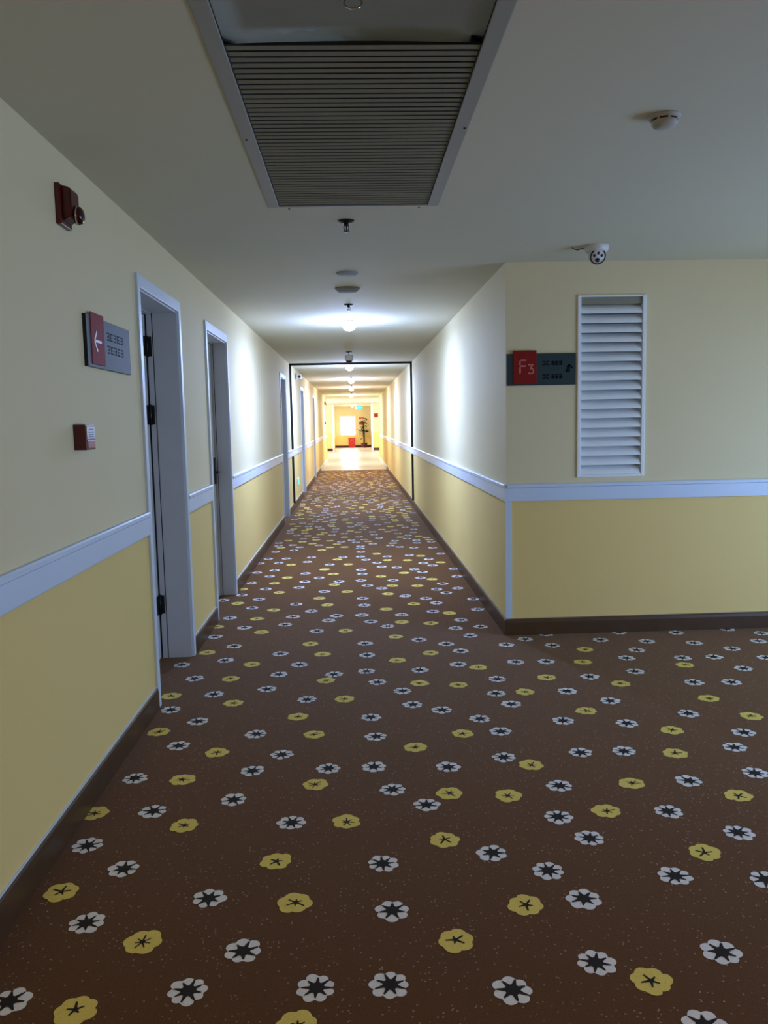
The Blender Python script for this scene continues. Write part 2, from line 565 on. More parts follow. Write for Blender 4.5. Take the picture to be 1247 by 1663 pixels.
m.box(-4.4, 4.4, Y_TILE, Y_END + 0.2, -0.1, 0.0)
structure(m.build('floor', M_TILE), 'pale shiny stone floor beyond the end of the carpet')

# ------------------------------------------------------------------ skirting, chair rail, corner guard, joint
CAS = 0.045         # casing width


def skirt_prof(side):
    # (offset from wall, z)
    return [(0, 0), (0.016, 0), (0.015, 0.085), (0.012, 0.103), (0.006, 0.111), (0, 0.111)]


def segments(ys, y_end):
    out = []
    cur = ys
    for a, b in OPENINGS:
        out.append((cur, a - CAS))
        cur = b + CAS
    out.append((cur, y_end))
    return out


m = MB()
for a, b in segments(YB, Y_TILE):
    m.prism([(XL + u, z) for u, z in skirt_prof(1)], 'y', a, b)
structure(m.build('baseboard_left', M_BASE), 'brown skirting along the foot of the left wall')
m = MB()
m.prism([(XR - u, z) for u, z in skirt_prof(1)], 'y', YC - 0.016, Y_TILE)
structure(m.build('baseboard_right', M_BASE), 'brown skirting along the foot of the right corridor wall')
m = MB()
m.prism([(YC - u, z) for u, z in skirt_prof(1)], 'x', XR - 0.0, XW)
structure(m.build('baseboard_front', M_BASE), 'brown skirting under the yellow wall facing the camera')
m = MB()
m.prism([(XL + u, z) for u, z in skirt_prof(1)], 'y', Y_TILE, Y_LOB)
m.prism([(XR - u, z) for u, z in skirt_prof(1)], 'y', Y_TILE, Y_LOB)
structure(m.build('baseboard_far', M_TRIM), 'white skirting along the far stretch of the corridor')
m = MB()
for x0, x1, y in ((-4.2, -1.13, Y_FACE), (1.03, 4.2, Y_FACE), (-1.13, 1.03, Y_END)):
    m.box(x0, x1, y - 0.02, y, 0, 0.13)
structure(m.build('baseboard_lobby', mat('dark_red_skirting', (0.04, 0.008, 0.010), 0.4, noise=0.1)), 'dark skirting at the end of the far lobby')


m = MB()
for a, b in segments(YB, Y_TILE):
    m.box(XL, XL + 0.007, a, b, BASE, BASE + 0.005)
structure(m.build('trim_7', M_TRIM), 'thin pale bead on top of the left skirting')
m = MB()
m.box(XR - 0.007, XR, YC - 0.007, Y_TILE, BASE, BASE + 0.004)
m.box(XR, XW, YC - 0.007, YC, BASE, BASE + 0.004)
structure(m.build('trim_8', mat('dull_bead', (0.42, 0.34, 0.22), 0.45, noise=0.05)), 'thin bead on top of the right skirting')


def rail_prof():
    return [(0, RAIL0), (0.012, RAIL0), (0.014, RAIL0 + 0.004), (0.014, RAIL1 - 0.028), (0.021, RAIL1 - 0.022), (0.021, RAIL1 - 0.006), (0.015, RAIL1), (0, RAIL1)]


m = MB()
for a, b in segments(YB, Y_LOB):
    m.prism([(XL + u, z) for u, z in rail_prof()], 'y', a, b)
structure(m.build('trim_1', M_TRIM), 'white chair rail along the left wall')
m = MB()
m.prism([(XR - u, z) for u, z in rail_prof()], 'y', YC - 0.014, Y_LOB)
structure(m.build('trim_2', M_TRIM), 'white chair rail along the right corridor wall')
m = MB()
m.prism([(YC - u, z) for u, z in rail_prof()], 'x', XR, XW)
structure(m.build('trim_3', M_TRIM), 'white chair rail under the shutter window')
m = MB()
m.prism([(XR - 0.006, YC - 0.006), (XR + 0.034, YC - 0.006), (XR + 0.034, YC), (XR, YC), (XR, YC + 0.012), (XR - 0.006, YC + 0.012)], 'z', BASE, RAIL0)
structure(m.build('trim_4', M_TRIM), 'pale corner guard on the outer wall corner')
# black expansion joint that frames the corridor like a thin portal
JW = 0.012
JP = 0.034
m = MB()
m.box(XL, XL + JP, YJ, YJ + JW * 3, RAIL1, CZ)
m.box(XL, XL + JP, YJ, YJ + JW * 3, BASE, RAIL0)
m.box(XR - JP, XR, YJ, YJ + JW * 3, RAIL1, CZ)
m.box(XR - JP, XR, YJ, YJ + JW * 3, BASE, RAIL0)
m.box(XL, XR, YJ, YJ + JW * 3, CZ - JP, CZ)
structure(m.build('trim_5', M_JOINT), 'thin black joint line round the corridor walls and ceiling')
m = MB()
m.box(0.93, 1.03, Y_FACE - 0.03, Y_FACE + 0.22, 0, CZ)
m.box(-1.13, -1.05, Y_FACE - 0.03, Y_FACE + 0.22, 0, CZ)
structure(m.build('trim_6', M_TRIM), 'white posts beside the last opening of the corridor')

# ------------------------------------------------------------------ doors (left wall)


def door(idx, y0, y1, handle, label, hinge_far):
    REC = 0.19 if hinge_far else 0.12
    root = bpy.data.objects.new('door_%d' % idx, None)
    COL.objects.link(root)
    root.location = (XL, y0, 0)
    structure(root, label)
    L = y1 - y0
    # casing: two uprights and a head, on the wall
    for nm, ya, yb, z0, z1 in (('casing', -CAS, 0.006, 0, DOOR_H + 0.06), ('casing', L - 0.006, L + CAS, 0, DOOR_H + 0.06), ('casing_head', 0.006, L - 0.006, DOOR_H - 0.004, DOOR_H + 0.06)):
        c = MB().box(-0.01, 0.014, ya, yb, z0, z1, 0.003).build(nm, M_DOORW, root)
    # lining of the recess
    d1 = -0.146 if hinge_far else -0.10
    MB().box(d1, -0.002, -0.012, 0.012, 0, DOOR_H).build('jamb', M_DOOR, root)
    MB().box(d1, -0.002, L - 0.012, L + 0.012, 0, DOOR_H).build('jamb', M_DOOR, root)
    MB().box(d1, -0.002, 0.012, L - 0.012, DOOR_H - 0.012, DOOR_H + 0.01).build('head_lining', M_DOOR, root)
    # rebate frame behind a dark joint
    for ya, yb in ((0.0, 0.014), (L - 0.014, L)):
        MB().box(-REC, d1 - 0.005, ya, yb, 0, DOOR_H).build('door_frame', M_DOOR, root)
        MB().box(d1 - 0.005, d1, ya, yb - 0.002, 0, DOOR_H).build('joint', M_GAP, root)
    MB().box(-REC, d1 - 0.005, 0.014, L - 0.014, DOOR_H - 0.016, DOOR_H).build('door_frame', M_DOOR, root)
    # black sheet added so that the gap reads dark, then the leaf
    MB().box(-0.25, -0.235, 0, L, 0, DOOR_H).build('door_stop', M_GAP, root)
    if hinge_far:
        MB().box(-REC, -REC + 0.008, L - 0.0155, L - 0.0130, 0, DOOR_H - 0.016).build('door_seal', M_GAP, root)  # black strip on the frame painted in for the dark hinge seam
    leaf = MB().box(-REC - 0.04, -REC, 0.018, L - 0.024, 0.006, DOOR_H - 0.02, 0.002).build('door_leaf', M_DOOR, root)
    if hinge_far:
        for z in (0.28, 1.455, 1.865):
            h = MB()
            h.lathe([(0, 0), (0.011, 0), (0.011, 0.125), (0, 0.125)], 12, Matrix.Translation((-REC + 0.006, L - 0.020, z)))
            h.box(-REC - 0.001, -REC + 0.003, L - 0.075, L - 0.016, z + 0.004, z + 0.121)
            h.box(-REC - 0.001, -REC + 0.034, L - 0.0165, L - 0.0135, z + 0.004, z + 0.121)
            h.build('hinge', M_DARKM, root)
    if handle:
        h = MB()
        yh = L - 0.075
        h.box(-REC - 0.002, -REC + 0.012, yh - 0.03, yh + 0.03, 0.96, 1.18, 0.003)
        h.tube([(-REC, yh, 1.06), (-REC + 0.034, yh, 1.06), (-REC + 0.040, yh - 0.010, 1.06), (-REC + 0.040, yh - 0.10, 1.058)], 0.009, 10)
        h.build('door_handle', M_BLACK, root)
    return root


DL = ['first white door on the left, nearest the viewer, with dark hinges',
      'second white door on the left with a black lever handle',
      'third white door on the left just before the black joint line',
      'fourth white door on the left beyond the black joint line',
      'farthest white door on the left wall']
for i, (a, b) in enumerate(OPENINGS):
    door(i + 1, a, b, i != 0, DL[i], i == 0)

# ------------------------------------------------------------------ shutter window in the facing wall
win = bpy.data.objects.new('window_1', None)
COL.objects.link(win)
win.location = (0, 0, 0)
structure(win, 'narrow window with white horizontal shutter slats beside the floor sign')
fw = 0.024
for nm, a in (('frame', (WX0, WX0 + fw, WZ0, WZ1)), ('frame', (WX1 - fw, WX1, WZ0, WZ1)), ('frame', (WX0 + fw, WX1 - fw, WZ0, WZ0 + 0.018)), ('frame', (WX0 + fw, WX1 - fw, WZ1 - 0.012, WZ1))):
    MB().box(a[0], a[1], YC - 0.012, YC + 0.10, a[2], a[3], 0.003).build(nm, M_SHUT, win)
MB().box(WX0 + fw, WX1 - fw, YC + 0.004, YC + 0.06, WZ1 - 0.056, WZ1 - 0.012, 0.003).build('head_box', M_GRILLE, win)
MB().box(WX0, WX1, YC + 0.085, YC + 0.10, WZ0, WZ1).build('pane', mat('dim_blue_pane', (0.25, 0.32, 0.38), 0.25, noise=0.03), win)
NS = 18
z0s, z1s = WZ0 + 0.018, WZ1 - 0.056
pitch = (z1s - z0s) / NS
slat_me = None
for k in range(NS):
    zc = z0s + (k + 0.5) * pitch
    if slat_me is None:
        mm = MB()
        # curved slat section in (y, z), leaning: top edge away from the room
        n = 6
        top, bot = [], []
        for q in range(n + 1):
            t = q / n - 0.5
            yy = 0.05 * t - 0.012 * math.cos(math.pi * t)
            zz = t * pitch * 0.98
            top.append((yy - 0.0016, zz))
            bot.append((yy + 0.0016, zz))
        mm.prism(top + bot[::-1], 'x', WX0 + fw + 0.002, WX1 - fw - 0.002)
        o = mm.build('slat', M_SHUT, win)
        slat_me = o.data
    else:
        o = bpy.data.objects.new('slat', slat_me)
        COL.objects.link(o)
        o.parent = win
    o.location = (0, YC + 0.018, zc)

# off-frame window of the side hall, and the bright end window
w2 = bpy.data.objects.new('window_2', None)
COL.objects.link(w2)
structure(w2, 'wide hall window to the right of the viewer')
for ya, yb, za, zb in ((wy0, wy0 + 0.05, wz0, wz1), (wy1 - 0.05, wy1, wz0, wz1), (wy0 + 0.05, wy1 - 0.05, wz0, wz0 + 0.05), (wy0 + 0.05, wy1 - 0.05, wz1 - 0.05, wz1), (2.975, 3.025, wz0 + 0.05, wz1 - 0.05)):
    MB().box(XW + 0.02, XW + 0.07, ya, yb, za, zb).build('frame', M_TRIM, w2)
w3 = bpy.data.objects.new('window_3', None)
COL.objects.link(w3)
structure(w3, 'bright overexposed window at the very end of the corridor')
for xa, xb, za, zb in ((ex0, ex0 + 0.04, ez0, ez1), (ex1 - 0.04, ex1, ez0, ez1), (ex0 + 0.04, ex1 - 0.04, ez0, ez0 + 0.04), (ex0 + 0.04, ex1 - 0.04, ez1 - 0.04, ez1)):
    MB().box(xa, xb, Y_END + 0.02, Y_END + 0.08, za, zb).build('frame', M_TRIM, w3)
MB().box(ex0 + 0.04, ex1 - 0.04, Y_END + 0.045, Y_END + 0.05, ez0 + 0.04, ez1 - 0.04).build('pane', M_GLASS, w3)

# ------------------------------------------------------------------ ceiling return air grille
gr = thing('ceiling_vent', 'large slatted grey return air grille let into the near ceiling', 'vent', ((GX0 + GX1) / 2, 3.0, CZ))
gx0, gx1 = GX0 - gr.location.x, GX1 - gr.location.x
gy0, gy1 = GY0 - 3.0, GY1 - 3.0
FWD = 0.045
for a in ((gx0 - FWD, gx0 + 0.004, gy0 - FWD, gy1 + 0.012), (gx1 - 0.004, gx1 + FWD, gy0 - FWD, gy1 + 0.012), (gx0 + 0.004, gx1 - 0.004, gy1 - 0.004, gy1 + 0.012), (gx0 + 0.004, gx1 - 0.004, gy0 - FWD, gy0 + 0.004)):
    MB().box(a[0], a[1], a[2], a[3], -0.004, 0.004, 0.0025).build('frame', M_GFRAME, gr)
MB().box(gx0, gx1, gy0, gy1, 0.17, 0.18).build('duct_back', M_GAP, gr)  # black back, keeps the slat gaps dark
for a in ((gx0, gx0 + 0.003, gy0, gy1), (gx1 - 0.003, gx1, gy0, gy1), (gx0 + 0.003, gx1 - 0.003, gy0, gy0 + 0.003), (gx0 + 0.003, gx1 - 0.003, gy1 - 0.003, gy1)):
    MB().box(*a, 0.006, 0.17).build('duct_wall', M_GAP, gr)  # black liners added so the slat gaps look shaded to their ends
sy0, sy1 = 2.305 - 3.0, gy1 - 0.008
NSL = 44
sp = (sy1 - sy0) / NSL
sme = None
for k in range(NSL):
    if sme is None:
        mm = MB()
        mm.prism([(-0.0085, 0.0050), (-0.0095, 0.0040), (0.0085, 0.0008), (0.0095, 0.0018)], 'x', gx0 + 0.006, gx1 - 0.006)
        o = mm.build('slat', M_GRILLE, gr)
        sme = o.data
    else:
        o = bpy.data.objects.new('slat', sme)
        COL.objects.link(o)
        o.parent = gr
    o.location = (0, sy0 + (k + 0.5) * sp, 0.0)
# side stringers that carry the slats
for x in (gx0 + 0.001, gx1 - 0.007):
    MB().box(x, x + 0.006, sy0, sy1, 0.0, 0.03).build('stringer', M_GAP, gr)
# flap in front of the slats with its pull ring
fl = MB()
nx, ny = 10, 6
grid = [[fl.bm.verts.new((gx0 + 0.006 + (gx1 - gx0 - 0.012) * i / nx,
                          gy0 + 0.006 + (sy0 - 0.004 - gy0 - 0.006) * j / ny,
                          0.0035 + 0.006 * math.sin(math.pi * i / nx) * (j / ny))) for j in range(ny + 1)] for i in range(nx + 1)]
for i in range(nx):
    for j in range(ny):
        f = fl.bm.faces.new((grid[i][j], grid[i][j + 1], grid[i + 1][j + 1], grid[i + 1][j]))
        f.smooth = True
bmesh.ops.solidify(fl.bm, geom=fl.bm.faces[:], thickness=0.003)
flap = fl.build('access_flap', M_FLAP, gr)
rg = MB()
rc = Vector((0.023 - gr.location.x, 2.062 - 3.0, -0.010))
rg.tube([rc + Vector((0.021 * math.cos(t * math.pi / 12), 0.0 + 0.012 * math.sin(t * math.pi / 12), 0.019 * math.sin(t * math.pi / 12))) for t in range(25)], 0.0026, 8)
rg.tube([rc + Vector((0, 0.011, 0.018)), rc + Vector((0, 0.012, 0.026))], 0.005, 8)
rg.build('pull_ring', M_CHROME, flap)
for x, y in ((-0.352, 3.0), (-0.275, 3.925), (0.33, 3.925), (0.405, 2.9)):
    MB().lathe([(0, -0.0135), (0.004, -0.0125), (0.005, -0.009), (0, -0.008)], 10, Matrix.Translation((x - gr.location.x, y - 3.0, 0))).build('screw', M_BLACK, gr)

# ------------------------------------------------------------------ things on the ceiling


def sprinkler(x, y, label, group):
    t = thing('fire_sprinkler', label, 'sprinkler', (x, y, CZ), group)
    MB().lathe([(0, 0.002), (0.042, 0.0), (0.040, -0.004), (0.026, -0.012), (0.016, -0.014), (0, -0.014)], 24).build('escutcheon', M_DARKM, t)
    MB().lathe([(0, -0.012), (0.012, -0.012), (0.012, -0.024), (0.009, -0.028), (0, -0.028)], 14).build('body', M_DARKM, t)
    f = MB()
    for s in (-1, 1):
        f.tube([(0.011 * s, 0, -0.026), (0.013 * s, 0, -0.036), (0.008 * s, 0, -0.047), (0.002 * s, 0, -0.051)], 0.0024, 6)
    f.build('frame_arms', M_DARKM, t)
    MB().tube([(0, 0, -0.028), (0, 0, -0.049)], 0.003, 8).build('bulb', M_DKRED, t)
    MB().lathe([(0, -0.050), (0.017, -0.051), (0.017, -0.053), (0.006, -0.056), (0, -0.056)], 16).build('deflector', M_DARKM, t)
    return t


GS = 'sprinklers along the corridor ceiling'
sk = sprinkler(-0.012, 4.20, 'dark fire sprinkler nearest the viewer, just beyond the slatted ceiling grille', GS)
dup(sk, (-0.018, 7.07, CZ), 'small fire sprinkler just before the first lit ceiling lamp', GS)
dup(sk, (-0.03, 18.0, CZ), 'nearest of the tiny sprinklers beyond the black joint line', GS)
dup(sk, (-0.03, 21.7, CZ), 'second of the tiny sprinklers beyond the black joint line', GS)
dup(sk, (-0.04, 26.6, CZ), 'farthest of the tiny sprinklers beyond the black joint line', GS)

t = thing('ceiling_speaker', 'small round recessed disc on the ceiling behind the nearest sprinkler', 'speaker', (-0.018, 5.62, CZ))
MB().lathe([(0, 0.002), (0.072, 0.002), (0.074, -0.002), (0.068, -0.010), (0.060, -0.012), (0.055, -0.008), (0, -0.008)], 32).build('rim', M_LAMPO, t)
MB().lathe([(0, -0.007), (0.054, -0.008), (0.052, -0.011), (0, -0.014)], 32).build('cover', M_LAMPO, t)


def lamp(x, y, lit, label, group, power=0, color=(0.84, 0.92, 1.0)):
    t = thing('ceiling_lamp', label, 'lamp', (x, y, CZ), group)
    if lit:
        MB().lathe([(0, 0.002), (0.062, 0.002), (0.064, -0.004), (0.058, -0.012), (0, -0.012)], 32).build('lamp_base', M_WPL, t)
        MB().lathe([(0.056, -0.011), (0.066, -0.030), (0.066, -0.055), (0.054, -0.080), (0.030, -0.096), (0, -0.101)], 32).build('diffuser', M_LAMP, t)
        d = bpy.data.lights.new('lamp_glow', 'POINT')
        d.shadow_soft_size = 0.07
        d.energy = power * 0.28
        d.color = color
        o = bpy.data.objects.new('lamp_glow', d)
        o.location = (0, 0, -0.32)
        o.parent = t
        COL.objects.link(o)
        d = bpy.data.lights.new('lamp_beam', 'AREA')
        d.shape = 'DISK'
        d.size = 0.13
        d.energy = power * 0.40
        d.color = color
        o = bpy.data.objects.new('lamp_beam', d)
        o.location = (0, 0, -0.112)
        o.parent = t
        COL.objects.link(o)
    else:
        MB().lathe([(0, 0.002), (0.090, 0.002), (0.094, -0.004), (0.090, -0.012), (0.080, -0.016), (0, -0.016)], 36).build('rim', M_GRILLE, t)
        MB().lathe([(0.079, -0.015), (0.076, -0.024), (0.060, -0.030), (0, -0.033)], 36).build('diffuser', M_LAMPO, t)
    return t


lamp(-0.022, 6.25, False, 'unlit flat round ceiling lamp before the first lit one', None)
GL = 'lit lamps along the corridor ceiling'
LAMPC = (0.36, 0.50, 1.0)
lamp(-0.020, 8.20, True, 'first lit round ceiling lamp, large and white', GL, 175, LAMPC)
lamp(-0.045, 14.3, True, 'lit ceiling lamp just beyond the black joint line', GL, 215, LAMPC)
lamp(-0.030, 18.9, True, 'second lit ceiling lamp beyond the black joint line', GL, 165, (0.60, 0.66, 1.0))
lamp(-0.040, 23.2, True, 'third lit ceiling lamp beyond the black joint line', GL, 140, (0.90, 0.80, 0.90))
lamp(-0.050, 29.5, True, 'farthest lit ceiling lamp of the corridor', GL, 120, (1.0, 0.96, 0.92))
lamp(-0.05, 46.0, True, 'lit ceiling lamp over the plant in the last room', None, 110, (1.0, 0.86, 0.80))  # added lamp, lifts the end wall


lamp(1.3, -1.4, True, 'warm ceiling lamp in the side hall behind the viewer', None, 54, (1.0, 0.53, 0.10))  # added out of view for warm ambient light


def security_dome(x, y, label, s=1.0):
    t = thing('security_camera', label, 'camera', (x, y, CZ))
    MB().lathe([(0, 0.002), (0.062 * s, 0.002), (0.063 * s, -0.006 * s), (0.058 * s, -0.026 * s), (0.050 * s, -0.034 * s), (0, -0.036 * s)], 28).build('base', M_WPL, t)
    tilt = Matrix.Translation((0, -0.006 * s, -0.048 * s)) @ Matrix.Rotation(math.radians(116), 4, 'X')
    # ball: face axis is +Z of the tilted frame, towards the viewer and down
    MB().lathe([(0, -0.040 * s), (0.022 * s, -0.036 * s), (0.038 * s, -0.020 * s), (0.043 * s, 0.0), (0.041 * s, 0.016 * s), (0.034 * s, 0.027 * s), (0, 0.027 * s)], 28, tilt).build('ball', M_WPL, t)
    MB().lathe([(0.036 * s, 0.020 * s), (0.040 * s, 0.020 * s), (0.041 * s, 0.026 * s), (0.037 * s, 0.030 * s), (0.034 * s, 0.028 * s)], 28, tilt).build('face_ring', M_BLACK, t)
    e = MB()
    e.lathe([(0, 0.036 * s), (0.009 * s, 0.035 * s), (0.012 * s, 0.027 * s), (0, 0.026 * s)], 16, tilt @ Matrix.Translation((0, -0.017 * s, 0)))
    e.build('lens', M_DKRED, t)
    e = MB()
    for dx, dy in ((-0.019, 0.006), (0.019, 0.006), (0, 0.018)):
        e.lathe([(0, 0.029 * s), (0.007 * s, 0.0285 * s), (0.008 * s, 0.026 * s), (0, 0.026 * s)], 12, tilt @ Matrix.Translation((dx * s, dy * s, 0)))
    e.build('infrared_eyes', M_BLACK, t)
    return t


sc = security_dome(1.452, 4.87, 'white dome security camera on the ceiling above the floor sign', 1.15)
MB().tube([(-0.06, 0.012, -0.016), (-0.085, 0.02, -0.012), (-0.105, 0.025, -0.018), (-0.128, 0.03, -0.010), (-0.14, 0.03, 0.0)], 0.003, 8).build('cable', M_BLACK, sc)

M_SHADEW = mat('dulled_ivory_plastic', (0.46, 0.46, 0.41), 0.6, noise=0.04, spec=0.2)  # white plastic darkened, its shade put into the colour
t = thing('smoke_detector', 'white domed smoke detector alone on the right-hand ceiling', 'detector', (1.072, 2.83, CZ))
MB().lathe([(0, 0.002), (0.052, 0.002), (0.053, -0.004), (0.048, -0.012), (0, -0.012)], 30).build('base', M_SHADEW, t)
MB().lathe([(0, -0.012), (0.042, -0.012), (0.042, -0.018), (0, -0.018)], 30).build('vents', M_BLACK, t)
mm = MB().lathe([(0, -0.018), (0.044, -0.018), (0.044, -0.024), (0.036, -0.034), (0.018, -0.039), (0, -0.040)], 30)
for a in range(8):
    q = Matrix.Rotation(a * math.pi / 4, 4, 'Z')
    v0 = len(mm.bm.verts)
    mm.box(0.0425, 0.0465, -0.004, 0.004, -0.019, -0.0105)
    mm.bm.verts.ensure_lookup_table()
    bmesh.ops.transform(mm.bm, matrix=q, verts=mm.bm.verts[v0:])
mm.build('cover', M_SHADEW, t)

t = thing('security_camera', 'white bullet camera hanging from the ceiling before the black joint line', 'camera', (-0.042, 11.7, CZ))
MB().lathe([(0, 0.002), (0.045, 0.002), (0.045, -0.012), (0, -0.014)], 20).build('base', M_DARKM, t)
MB().tube([(0, 0, -0.01), (0, 0, -0.05)], 0.012, 8).build('stem', M_WPL, t)
MB().lathe([(0, -0.04), (0.055, -0.045), (0.062, -0.07), (0.062, -0.11), (0.055, -0.125), (0, -0.128)], 20).build('body', M_WPL, t)
MB().lathe([(0, -0.128), (0.045, -0.126), (0.040, -0.142), (0.02, -0.155), (0, -0.158)], 20).build('lens_dome', M_BLACK, t)

t = thing('security_camera', 'tiny wall camera high on the left wall beyond the black joint line', 'camera', (XL, 15.2, 2.30))
MB().box(-0.002, 0.02, -0.04, 0.04, -0.04, 0.06, 0.004).build('bracket', M_WPL, t)
MB().box(0.02, 0.12, -0.10, 0.10, -0.03, 0.05, 0.015).build('body', M_WPL, t)
MB().lathe([(0, 0.0), (0.028, 0.0), (0.024, 0.012), (0, 0.014)], 16, Matrix.Translation((0.08, -0.099, 0.01)) @ Matrix.Rotation(R90, 4, 'X')).build('lens', M_BLACK, t)

# ------------------------------------------------------------------ fire alarms and call points


def sounder(y, z, label):
    t = thing('fire_alarm', label, 'alarm', (XL, y, z), 'red fire alarms on the left wall')
    MB().box(-0.002, 0.018, 0, 0.120, -0.145, 0, 0.004).build('back_plate', M_RED, t)
    b = MB()
    b.prism([(0.016, -0.004), (0.044, -0.010), (0.050, -0.020), (0.050, -0.092), (0.044, -0.112), (0.016, -0.128)], 'y', 0.024, 0.112)
    bmesh.ops.bevel(b.bm, geom=b.bm.edges[:], offset=0.004, segments=2, affect='EDGES')
    b.build('housing', M_RED, t)
    q = Matrix.Translation((0.046, 0.075, -0.100)) @ Matrix.Rotation(R90, 4, 'Y')
    MB().lathe([(0, 0), (0.031, 0.0), (0.033, 0.010), (0.030, 0.022), (0.020, 0.029), (0, 0.031)], 24, q).build('horn', M_DKRED, t)
    MB().lathe([(0.0330, 0.006), (0.0345, 0.008), (0.0345, 0.012), (0.0330, 0.014)], 24, q).build('horn_ring', M_CHROME, t)
    return t


s1 = sounder(3.056, 2.322, 'red fire alarm sounder high on the near left wall')
dup(s1, (XL, 29.9, 2.25), 'tiny red fire alarm far down the left wall')


def call_point(y, z, label):
    t = thing('manual_call_point', label, 'call point', (XL, y, z), 'red call points on the left wall')
    MB().box(-0.002, 0.046, 0, 0.112, -0.048, 0.048, 0.004).build('body', M_RED, t)
    f = MB().box(0.0455, 0.0480, 0.010, 0.104, -0.006, 0.040, 0.001).build('label_plate', M_WHITE, t)
    l = MB()
    for z0, w in ((0.027, 0.05), (0.017, 0.07), (0.008, 0.06), (0.0, 0.064)):
        l.box(0.0479, 0.0484, 0.057 - w / 2, 0.057 + w / 2, z0, z0 + 0.004)
    l.build('label_print', mat('blue_grey_print', (0.16, 0.26, 0.42), 0.5), f)
    MB().box(0.0455, 0.0485, 0.014, 0.100, -0.042, -0.010, 0.002).build('press_panel', mat('dull_pink_panel', (0.26, 0.05, 0.085), 0.3, noise=0.05), t)
    return t


c1 = call_point(3.10, 1.410, 'red manual call point with white label on the near left wall')
dup(c1, (XL, 29.7, 1.47), 'tiny call point far down the left wall')

# ------------------------------------------------------------------ signs


def bars(m, spec, put):
    """little strokes: each (u0, v0, u1, v1)"""
    for u0, v0, u1, v1 in spec:
        put(m, u0, v0, u1, v1)


# left wall sign: grey panel, red tab with a white arrow, faint dark lettering
SL0, SL1, SZ0, SZ1 = 3.283, 3.90, 1.688, 1.892
t = thing('direction_sign', 'grey plate with a red arrow tab on the left wall before the first door', 'sign', (XL, SL0, SZ0))
SW, SH = SL1 - SL0, SZ1 - SZ0
MB().box(-0.002, 0.014, 0, SW, 0, SH, 0.0015).build('plate', M_GREYAC, t)
MB().box(-0.0005, 0.0135, -0.004, 0.0005, 0.0, SH).build('plate_edge', M_GAP, t)  # black strip paints the plate's near side as in shadow
MB().box(0.013, 0.018, 0.045, 0.215, 0.012, SH + 0.014, 0.001).build('red_tab', mat('red_arrow_tab', (0.28, 0.05, 0.045), 0.62, noise=0.05, spec=0.06), t)
a = MB()
cy, cz2 = 0.128, SH * 0.52
for p0, p1 in (((0.045, 0.0), (-0.045, 0.0)), ((-0.048, 0.0), (-0.012, 0.040)), ((-0.048, 0.0), (-0.012, -0.040))):
    d = Vector((p1[0] - p0[0], p1[1] - p0[1]))
    n = Vector((-d.y, d.x)).normalized() * 0.005
    pts = [(cy + p0[0] + n.x, cz2 + p0[1] + n.y), (cy + p1[0] + n.x, cz2 + p1[1] + n.y), (cy + p1[0] - n.x, cz2 + p1[1] - n.y), (cy + p0[0] - n.x, cz2 + p0[1] - n.y)]
    a.prism(pts, 'x', 0.0175, 0.0188)
a.build('arrow', M_WHITE, t)
M_TEAL = mat('dark_teal_print', (0.062, 0.098, 0.108), 0.8, noise=0.02, spec=0.03)
for z0 in (0.125, 0.070):
    a = MB()
    for i in range(5):
        y = 0.265 + i * 0.05
        a.box(0.0138, 0.0146, y, y + 0.034, z0, z0 + 0.006)
        a.box(0.0138, 0.0146, y, y + 0.034, z0 + 0.028, z0 + 0.034)
        a.box(0.0138, 0.0146, y + (0.0 if i % 2 else 0.028), y + (0.006 if i % 2 else 0.034), z0, z0 + 0.034)
        a.box(0.0138, 0.0146, y + 0.004, y + 0.030, z0 + 0.014, z0 + 0.019)
    a.build('lettering', M_TEAL, t)

M_INK = mat('black_ink', (0.006, 0.006, 0.007), 0.9, noise=0.02, spec=0.02)
# facing wall sign: F3
FX0, FX1, FZ0, FZ1 = XR + 0.004, 1.456, 1.664, 1.868
t = thing('floor_sign', 'dark plate with a red tab reading F3 beside the shutter window', 'sign', (FX0, YC, FZ0))
FWW, FH = FX1 - FX0, FZ1 - FZ0
MB().box(0, FWW, -0.014, 0.002, 0, FH, 0.0015).build('plate', M_SLATE, t)
MB().box(0.041, 0.193, -0.019, -0.012, 0.010, FH + 0.020, 0.001).build('red_tab', M_SRED, t)


def stroke(m, p0, p1, w, y0, y1):
    d = Vector((p1[0] - p0[0], p1[1] - p0[1]))
    n = Vector((-d.y, d.x)).normalized() * w / 2
    m.prism([(p0[0] + n.x, p0[1] + n.y), (p1[0] + n.x, p1[1] + n.y), (p1[0] - n.x, p1[1] - n.y), (p0[0] - n.x, p0[1] - n.y)], 'y', y0, y1)


